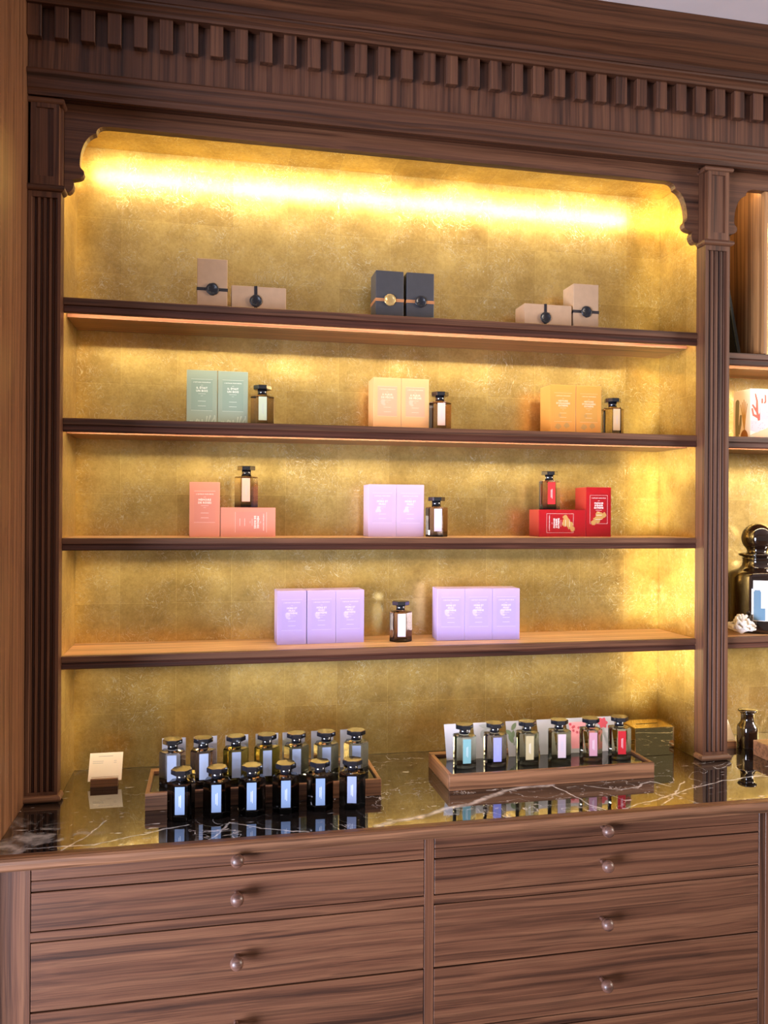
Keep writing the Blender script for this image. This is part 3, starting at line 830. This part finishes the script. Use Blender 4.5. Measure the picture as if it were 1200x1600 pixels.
# ------------------------------------------------------------------ trays on the counter
def tray(label, x0, x1, y0, y1, h=.042, mat=TRAYW, slot=True):
    cx, cy = (x0+x1)/2, (y0+y1)/2
    t = thing('display_tray', label, 'tray', (cx, cy, ZC+.0003))
    w, d = (x1-x0)/2, (y1-y0)/2; r = .010
    for nm, q, m in (('front_rail', (-w, w, -d, -d+r), TRAYW), ('back_rail', (-w, w, d-r*2.6, d), TRAYW), ('side_rail', (-w, -w+r, -d+r, d-r*2.6), WOODY2), ('side_rail', (w-r, w, -d+r, d-r*2.6), WOODY2)):
        part(nm, bx(*q, 0, h, bevel=.0008), m, t)
    part('glossy_floor', bx(-w+r, w-r, -d+r, d-r*2.6, .004, .0355), ACRYL, t)
    return t
WOODY2 = wood('tray_walnut_side', 'Y', (.10, .042, .020), (.24, .108, .052), (.34, .165, .085), rough=.4)
tray('long walnut tray at the left holding seven bottles', -.1535, .4310, -.3570, -.1560)
tray('long walnut tray at the right holding six coloured-label bottles', .6115, 1.1985, -.3600, -.1500)
ZT = ZC+.0361

back = [(-.0925, G_GREY, 'clear grey bottle, first from the left in the left tray'), (-.0168, G_BROWN, 'brownish bottle, second from the left in the left tray'),
        (.0650, G_YELLOW, 'yellow-green bottle, third from the left in the left tray'), (.1440, G_YELLOW, 'bright yellow bottle in the middle of the left tray'),
        (.2200, G_GREEN, 'pale greenish bottle, fifth from the left in the left tray'), (.2983, G_GREEN, 'pale green bottle, sixth from the left in the left tray'),
        (.3780, G_GREEN, 'pale olive bottle, rightmost in the left tray')]
for i, (x, g, l) in enumerate(back):
    bottle(l, x, -.279, ZT, g, PALE, (-4, 3, 3, 3, 2, 3, 3)[i], 'bottles standing in the left tray')
front = [(-.0655, 'dark bottle on the marble, leftmost of the front row'), (.0170, 'dark bottle on the marble, second from the left in the front row'),
         (.1000, 'dark bottle on the marble, third from the left in the front row'), (.1810, 'dark bottle on the marble, fourth from the left in the front row'),
         (.2645, 'dark bottle on the marble, fifth from the left in the front row'), (.3460, 'dark bottle on the marble, rightmost of the front row')]
for i, (x, l) in enumerate(front):
    bottle(l, x, -.4140, ZC+.0002, G_DARK, (.155, .215, .34) if i != 5 else (.19, .215, .33), (-8, -3, -2, 1, 3, -3)[i], 'dark bottles in front of the left tray')
right = [(.6775, (.17, .33, .34), 'bottle with teal label, leftmost in the right tray'), (.7650, (.26, .26, .62), 'bottle with violet-blue label in the right tray'),
         (.8590, (.40, .31, .16), 'bottle with beige label in the right tray'), (.9545, (.50, .37, .38), 'bottle with pale rose-grey label in the right tray'),
         (1.0490, (.46, .22, .26), 'bottle with dusty pink label in the right tray'), (1.1370, (.42, .008, .014), 'bottle with red label, rightmost in the right tray')]
for x, c, l in right:
    bottle(l, x, -.275, ZT, G_GREEN if x != .7650 else G_GREY, c, 16, 'bottles standing in the right tray')

# cards standing in the trays
LEAFG = plain('leaf_print', (.16, .22, .12), .6); GREYP = plain('grey_print', (.34, .35, .36), .6); PINKP = plain('pink_print', (.86, .34, .40), .6)
REDP = plain('red_print', (.60, .06, .10), .6); LILACP = plain('lilac_print', (.62, .52, .70), .6)
def card(label, x, y, z, w, h, tilt, art=None, group=None, rz=0):
    t = thing('scent_card', label, 'card', (x, y, z), group, rz)
    M = Matrix.Rotation(-tilt, 4, 'X')
    part('sheet', bx(-w/2, w/2, 0, .0008, 0, h), WHITECARD, t, M)
    if art:
        bm = bm_new(); mats = art(bm, w, h); part('printed_motif', bm, mats, t, M)
    return t
def leaf(bm, x, z, a, l, wd, y, mi=0):
    pts = []
    for k in range(13):
        s = k/12; pts.append((s*l, wd*math.sin(PI*s)**.8))
    pts += [(l*(1-k/12), -wd*math.sin(PI*k/12)**.8) for k in range(1, 12)]
    c, s_ = math.cos(a), math.sin(a)
    poly2(bm, [(x+p*c-q*s_, z+p*s_+q*c) for p, q in pts], y, mi)
def art_leaf1(bm, w, h):
    leaf(bm, -.022, .090, -.2, .045, .007, -.0003); leaf(bm, -.018, .055, .9, .030, .010, -.0004); leaf(bm, -.008, .035, 1.6, .030, .006, -.0005); return GREYP
def art_leaf2(bm, w, h):
    for k, (a, c) in enumerate(((1.9, .028), (1.3, .024), (2.5, .022), (.9, .026))): leaf(bm, -.022, .036+.012*k, a, c, .006, -.0003-.0001*k)
    stroke2(bm, [(-.018, .03), (-.020, .06), (-.012, .09)], -.0008, .0012, .0006)
    leaf(bm, .010, .092, .4, .022, .007, -.0009); return LEAFG
def art_pink(bm, w, h):
    quad(bm, -w/2+.008, w/2-.006, .012, h-.012, -.0003, 0)
    rnd = random.Random(3)
    for k in range(7):
        cx, cz = -w/2+.012+rnd.random()*.03, .055+rnd.random()*.03
        poly2(bm, [(cx+(.003+.0025*(q % 2))*math.cos(q*PI/5), cz+(.003+.0025*(q % 2))*math.sin(q*PI/5)) for q in range(10)], -.0005-.00002*k, 1)
    leaf(bm, .004, .03, 1.4, .03, .007, -.0008, 2); return [PINKP, REDP, GREYP]
def art_red(bm, w, h):
    for k in range(6): leaf(bm, -.014, .080, k*PI/3, .017, .006, -.0003-.0001*k, 0)
    stroke2(bm, [(-.016, .066), (-.008, .03), (.002, .004)], -.001, .003, .003, 1); return [REDP, GREYP]
def art_lilac(bm, w, h):
    for k in range(5): leaf(bm, .004+.004*k, .03+.012*k, 1.2+.3*k, .02, .006, -.0003-.0001*k, 0)
    return [LILACP]
ZS = ZT+.0002
for i, x in enumerate((-.0920, -.0120, .0690, .1480, .2190, .2960, .3750)):
    card('white card standing behind the %s bottle of the left tray, counted from the left' % ('first', 'second', 'third', 'fourth', 'fifth', 'sixth', 'seventh')[i], x, -.2220, ZS, .060, .1010, .03, None, 'white cards in the left tray')
arts = [None, art_leaf1, art_leaf2, None, art_pink, art_red]
whats = ['plain white card behind the teal-label bottle', 'white card with grey leaf print behind the violet-label bottle', 'white card with green leaf sprig behind the beige-label bottle',
         'plain white card behind the rose-grey-label bottle', 'white card with pink flower print behind the dusty pink label', 'white card with a red flower beside the red-label bottle']
for i, x in enumerate((.6840, .7700, .8670, .9620, 1.0520, 1.1430)):
    card(whats[i], x, -.215, ZS, .075, .0975, .31, arts[i], 'printed cards in the right tray')

# price cards in small wooden feet
def price_card(label, foot_label, x, y):
    t = thing('card_stand', foot_label, 'card holder', (x, y+.013, ZC+.0003))
    bm = bm_new()
    prism(bm, [(-.013, 0), (.015, 0), (.015, .017), (.0055, .0215), (.003, .0115), (.0005, .0110), (-.0035, .0208), (-.013, .0205)], -.0345, .0345, 'X')
    part('wooden_foot', bm, TRAYW, t)
    c = thing('price_card', label, 'card', (x, y+.0125, ZC+.0128))
    M = Matrix.Rotation(-.62, 4, 'X')
    part('sheet', bx(-.0425, .0425, 0, .0009, 0, .0760), CREAM, c, M)
    bm = bm_new()
    for q in ((-.020, .017, .0655, .0668), (-.034, -.006, .0525, .0535), (-.034, -.007, .0475, .0485), (.020, .027, .0525, .0535), (.020, .027, .0475, .0485)): quad(bm, *q, -.0003)
    part('printed_lines', bm, PRINT_GREY, c, M)
price_card('cream price card at the left end of the counter', 'small walnut foot holding the left price card', -.2725, -.1560)
price_card('cream price card half hidden behind the right pillar', 'small walnut foot behind the right pillar', 1.5690, -.1460)

# polished brass box with a slot
t = thing('brass_box', 'mirror-polished brass box with a slot in its top, right of the right tray', 'box', (1.309, -.1235, ZC+.0003))
hw, hd, hh = .0640, .0475, .0845
bm = bm_new()
box(bm, -hw, hw, -hd, hd, 0, hh-.0030, bevel=.0006)
for q in ((-hw, hw, -hd, -.004), (-hw, hw, .004, hd), (-hw, -.036, -.004, .004), (.036, hw, -.004, .004)): box(bm, q[0], q[1], q[2], q[3], hh-.0030, hh)
part('shell', bm, BRASS, t)
part('slot', bx(-.0358, .0358, -.0038, .0038, hh-.0030, hh-.0022), SLOT_SHADE, t)  # dark strip laid in the shallow recess as painted shade

# ------------------------------------------------------------------ the right-hand niche's things
t = thing('apothecary_jar', 'large glossy dark jar with ball stopper and cream label', 'jar', (1.712, -.092, S_TOP[4]+.0003))
bm = bm_new()
lathe(bm, [(.0001, 0), (.078, 0), (.0845, .004), (.086, .012), (.086, .172), (.084, .182), (.078, .189), (.066, .194), (.054, .199), (.046, .207), (.0435, .218), (.0435, .228), (.047, .233), (.0001, .233)], 56)
part('glass_body', bm, JARM, t)
bm = bm_new()
lathe(bm, [(.0001, .2332), (.040, .2332), (.054, .240), (.056, .244), (.052, .247), (.034, .249), (.030, .253)]+[(.0475*math.sin(a), .296-.0475*math.cos(a)) for a in [.75+k*(PI-.75)/14 for k in range(14)]]+[(.0001, .3435)], 48)
part('stopper', bm, JARM, t)
def curved(bm, R, a0, a1, z0, z1, mi=0, n=16):
    for k in range(n):
        q = [a0+(a1-a0)*k/n, a0+(a1-a0)*(k+1)/n]
        f = bm.faces.new([bm.verts.new((R*math.sin(a), -R*math.cos(a), z)) for a, z in ((q[0], z0), (q[1], z0), (q[1], z1), (q[0], z1))]); f.material_index = mi; f.smooth = True
bm = bm_new()
curved(bm, .0868, -.76, .62, .040, .166)
lb = part('paper_label', bm, CREAM, t)
bm = bm_new()
curved(bm, .0872, -.745, -.50, .042, .132, 0); curved(bm, .0872, -.715, -.53, .132, .136, 0); curved(bm, .0873, -.50, -.36, .042, .080, 0); curved(bm, .0872, -.20, .0, .042, .11, 0)
curved(bm, .0872, -.40, -.37, .148, .150, 1, 2); curved(bm, .0872, -.30, -.27, .148, .150, 1, 2); curved(bm, .0872, -.2, .1, .148, .150, 1, 4)
part('printed_motif', bm, [plain('slate_blue_print', (.13, .24, .33), .6), PRINT_GREY], lb)

t = thing('coral_piece', 'small branching white coral in front of the dark jar', 'coral', (1.603, -.168, S_TOP[4]+.0003))
bm = bm_new(); rnd = random.Random(11)
def ball(bm, p, r):
    bmesh.ops.create_icosphere(bm, subdivisions=2, radius=r, matrix=Matrix.Translation(p))
def limb(p, d, L, r, depth):
    q = p+d*L
    for k in range(5):
        c = p+(q-p)*k/4
        if c.z > r*.55: ball(bm, c, r*(1-.12*k/4))
    ball(bm, q, r*1.04) if q.z > r*.55 else None
    if depth:
        for _ in range(3 if depth > 1 else 2):
            dd = (d+Vector((rnd.uniform(-1, 1), rnd.uniform(-1, 1), rnd.uniform(-.55, .8)))*.95).normalized()
            if q.z < .02: dd.z = abs(dd.z)
            limb(q, dd, L*.78, r*.82, depth-1)
for a in range(11):
    d = Vector((math.cos(a*2.4+.2), math.sin(a*2.4+.2), .25+.11*a)).normalized()
    limb(Vector((0, 0, .010)), d, .0185, .0066, 2)
limb(Vector((0, 0, .01)), Vector((.1, 0, 1)), .022, .0075, 2)
for v in bm.verts: v.co.z = max(v.co.z, 0)
o = part('branches', bm, CORALW, t)
md = o.modifiers.new('merge', 'REMESH'); md.mode = 'VOXEL'; md.voxel_size = .0019; md.use_smooth_shade = True

t = thing('coral_print_box', 'cream box printed with sea plants and red coral, cut by the right edge', 'box', (1.6955, -.108, S_TOP[2]+.0003))
w, d, h = .0535, .0425, .157
part('carton', bx(-w, w, -d, d, 0, h, bevel=.0008), CREAM, t)
P = [plain('coral_red', (.66, .09, .055), .6), plain('seaweed_tan', (.52, .30, .09), .6), plain('sponge_grey', (.22, .20, .12), .6), plain('dome_brown', (.30, .11, .02), .6),
     plain('reef_lilac', (.62, .50, .56), .6), plain('reef_peach', (.80, .48, .30), .6), plain('reef_sage', (.50, .55, .40), .6), WHITECARD, PRINT_GREY]
bm = bm_new(); y = -d-.0004
for pts, a, b in (([(-.022, .058), (-.030, .085), (-.045, .105)], .005, .003), ([(-.030, .085), (-.030, .118), (-.036, .140)], .0045, .0025), ([(-.024, .065), (-.012, .09), (-.012, .125)], .0045, .003),
                  ([(-.012, .1), (.0, .118), (-.001, .138)], .0035, .0025), ([(-.026, .068), (-.043, .075), (-.047, .093)], .0045, .003)):
    stroke2(bm, pts, y, a, b, 0); y -= .00003
poly2(bm, [(-.053, .001), (.053, .001), (.053, .03), (.02, .045), (-.02, .02), (-.053, .012)], -d-.0003, 6)
poly2(bm, [(-.052, .012), (-.02, .002), (.03, .016), (.05, .04), (.01, .036), (-.03, .022)], -d-.00045, 5)
rr = random.Random(5)
poly2(bm, [(-.053, .026), (-.03, .02), (.0, .036), (.008, .05), (-.02, .056), (-.053, .058)], -d-.0006, 4)
for k in range(14):
    cx, cz = -.048+.048*rr.random(), .03+.022*rr.random()
    poly2(bm, [(cx+.0016*math.cos(q), cz+.0016*math.sin(q)) for q in [j*PI/4 for j in range(8)]], -d-.0008-.00001*k, 8)
quad(bm, -.020, .046, .058, .112, -d-.0011, 7)
for q in ((-.004, .03, .1005, .1015), (.002, .024, .084, .0855), (.004, .022, .070, .0712)): quad(bm, *q, -d-.0014, 8)
for s in (-1, 1):
    for k in range(4): stroke2(bm, [(.024, .118), (.024+s*.006*k, .132), (.024+s*.009*k, .150-.003*k)], -d-.0005-.00003*k, .0008, .0005, 8)
M = Matrix.Rotation(-PI/2, 4, 'Z')
bm2 = bm_new(); ys = -w-.0004            # its left side, drawn in the same way then turned
stroke2(bm2, [(-.022, .012), (-.023, .06), (-.021, .120)], ys, .0085, .0095, 2); stroke2(bm2, [(-.016, .02), (-.006, .05), (-.004, .075)], ys-.00005, .007, .005, 2)
for k, e in enumerate((-.004, .004, .012, .020, .028)): stroke2(bm2, [(.014, .03), (.012+(e-.012)*.5, .075), (e, .125-abs(e-.012)*.9)], ys-.0001-.00003*k, .0024, .0016, 1)
poly2(bm2, [(.014+.019*math.cos(a), .003+.028*math.sin(a)) for a in [j*PI/16 for j in range(17)]], ys-.0004, 3)
bmesh.ops.transform(bm2, matrix=M, verts=bm2.verts)
part('printed_reef', bm, P, t); part('printed_seaweed', bm2, P, t)

t = thing('apothecary_bottle', 'small dark bottle with flat round lid on the counter right of the pillar', 'bottle', (1.6455, -.140, ZC+.0003))
bm = bm_new()
lathe(bm, [(.0001, 0), (.029, 0), (.0310, .003), (.0310, .061), (.0295, .067), (.0235, .075), (.0205, .081), (.0195, .088), (.0195, .104), (.0225, .107), (.0001, .1075)], 40)
part('glass_body', bm, JARM, t)
bm = bm_new(); lathe(bm, [(.0001, .1077), (.0225, .1077), (.0285, .1125), (.029, .1155), (.0275, .1175), (.012, .1185), (.0001, .1185)], 40)
part('flat_lid', bm, JARM, t)

t = thing('display_tray', 'pale walnut tray with a round hole, cut by the right edge', 'tray', (1.90, -.3185, ZC+.0003))
bm = bm_new(); box(bm, -.29, .29, -.102, .102, 0, .0445, bevel=.001); part('block', bm, TRAYW, t)
bm = bm_new(); lathe(bm, [(.0001, .0446), (.018, .0446), (.018, .0450), (.0001, .0450)], 28, cx=-.245, cy=.045); part('hole_shade_disc', bm, SLOT_SHADE, t)  # flat dark disc on the block, painted shade in place of a hole

t = thing('leaning_board', 'dark green board leaning on the pillar in the top right compartment', 'board', (1.600, -.105, 2.1165))
M = Matrix.Rotation(-.20, 4, 'Y')
bm = bm_new(); box(bm, -.011, 0, -.06, .06, 0, .255, bevel=.001); part('panel', bm, DARKGREEN, t, M)
bm = bm_new(); box(bm, -.0145, -.0112, -.057, .057, .003, .252); part('inner_sheet', bm, SHADOW, t, M)

# ------------------------------------------------------------------ light
def area(name, loc, target, sx, sy, energy, col, spread=180):
    l = bpy.data.lights.new(name, 'AREA'); l.shape = 'RECTANGLE'; l.size = sx; l.size_y = sy
    l.energy = energy; l.color = col; l.spread = math.radians(spread)
    o = bpy.data.objects.new(name, l); COL.objects.link(o); o.location = loc
    o.rotation_euler = (Vector(target)-Vector(loc)).to_track_quat('-Z', 'Y').to_euler(); return o
area('window_light', (-3.6, -3.3, .65), (.3, -.3, .70), 2.6, 1.9, 175, (.72, .79, 1.0), 70)
area('shop_light', (6.0, -2.1, 2.6), (1.4, 0, 1.9), 1.4, 1.4, 205, (1.0, .86, .74), 130)
w = bpy.data.worlds.new('shop'); scene.world = w; w.use_nodes = True
w.node_tree.nodes['Background'].inputs['Color'].default_value = (.96, .89, .86, 1)
w.node_tree.nodes['Background'].inputs['Strength'].default_value = .265

# ------------------------------------------------------------------ camera
cd = bpy.data.cameras.new('camera'); cam = bpy.data.objects.new('camera', cd); COL.objects.link(cam)
cd.sensor_fit = 'VERTICAL'; cd.sensor_height = 24; cd.lens = 1283.8076/1600*24
cd.clip_start = .05
yaw, pitch, roll = (math.radians(a) for a in (11.8583, .0546, .3332))
fw = Vector((math.sin(yaw)*math.cos(pitch), math.cos(yaw)*math.cos(pitch), math.sin(pitch)))
rt = Vector((math.cos(yaw), -math.sin(yaw), 0)); up = rt.cross(fw)
c, s = math.cos(roll), math.sin(roll)
rt, up = rt*c+up*s, up*c-rt*s
cam.matrix_world = Matrix((( rt.x, up.x, -fw.x, 0), (rt.y, up.y, -fw.y, -2.4226), (rt.z, up.z, -fw.z, 1.626), (0, 0, 0, 1)))
scene.camera = cam
scene.view_settings.view_transform = 'Standard'
scene.view_settings.look = 'None'
scene.view_settings.exposure = 0
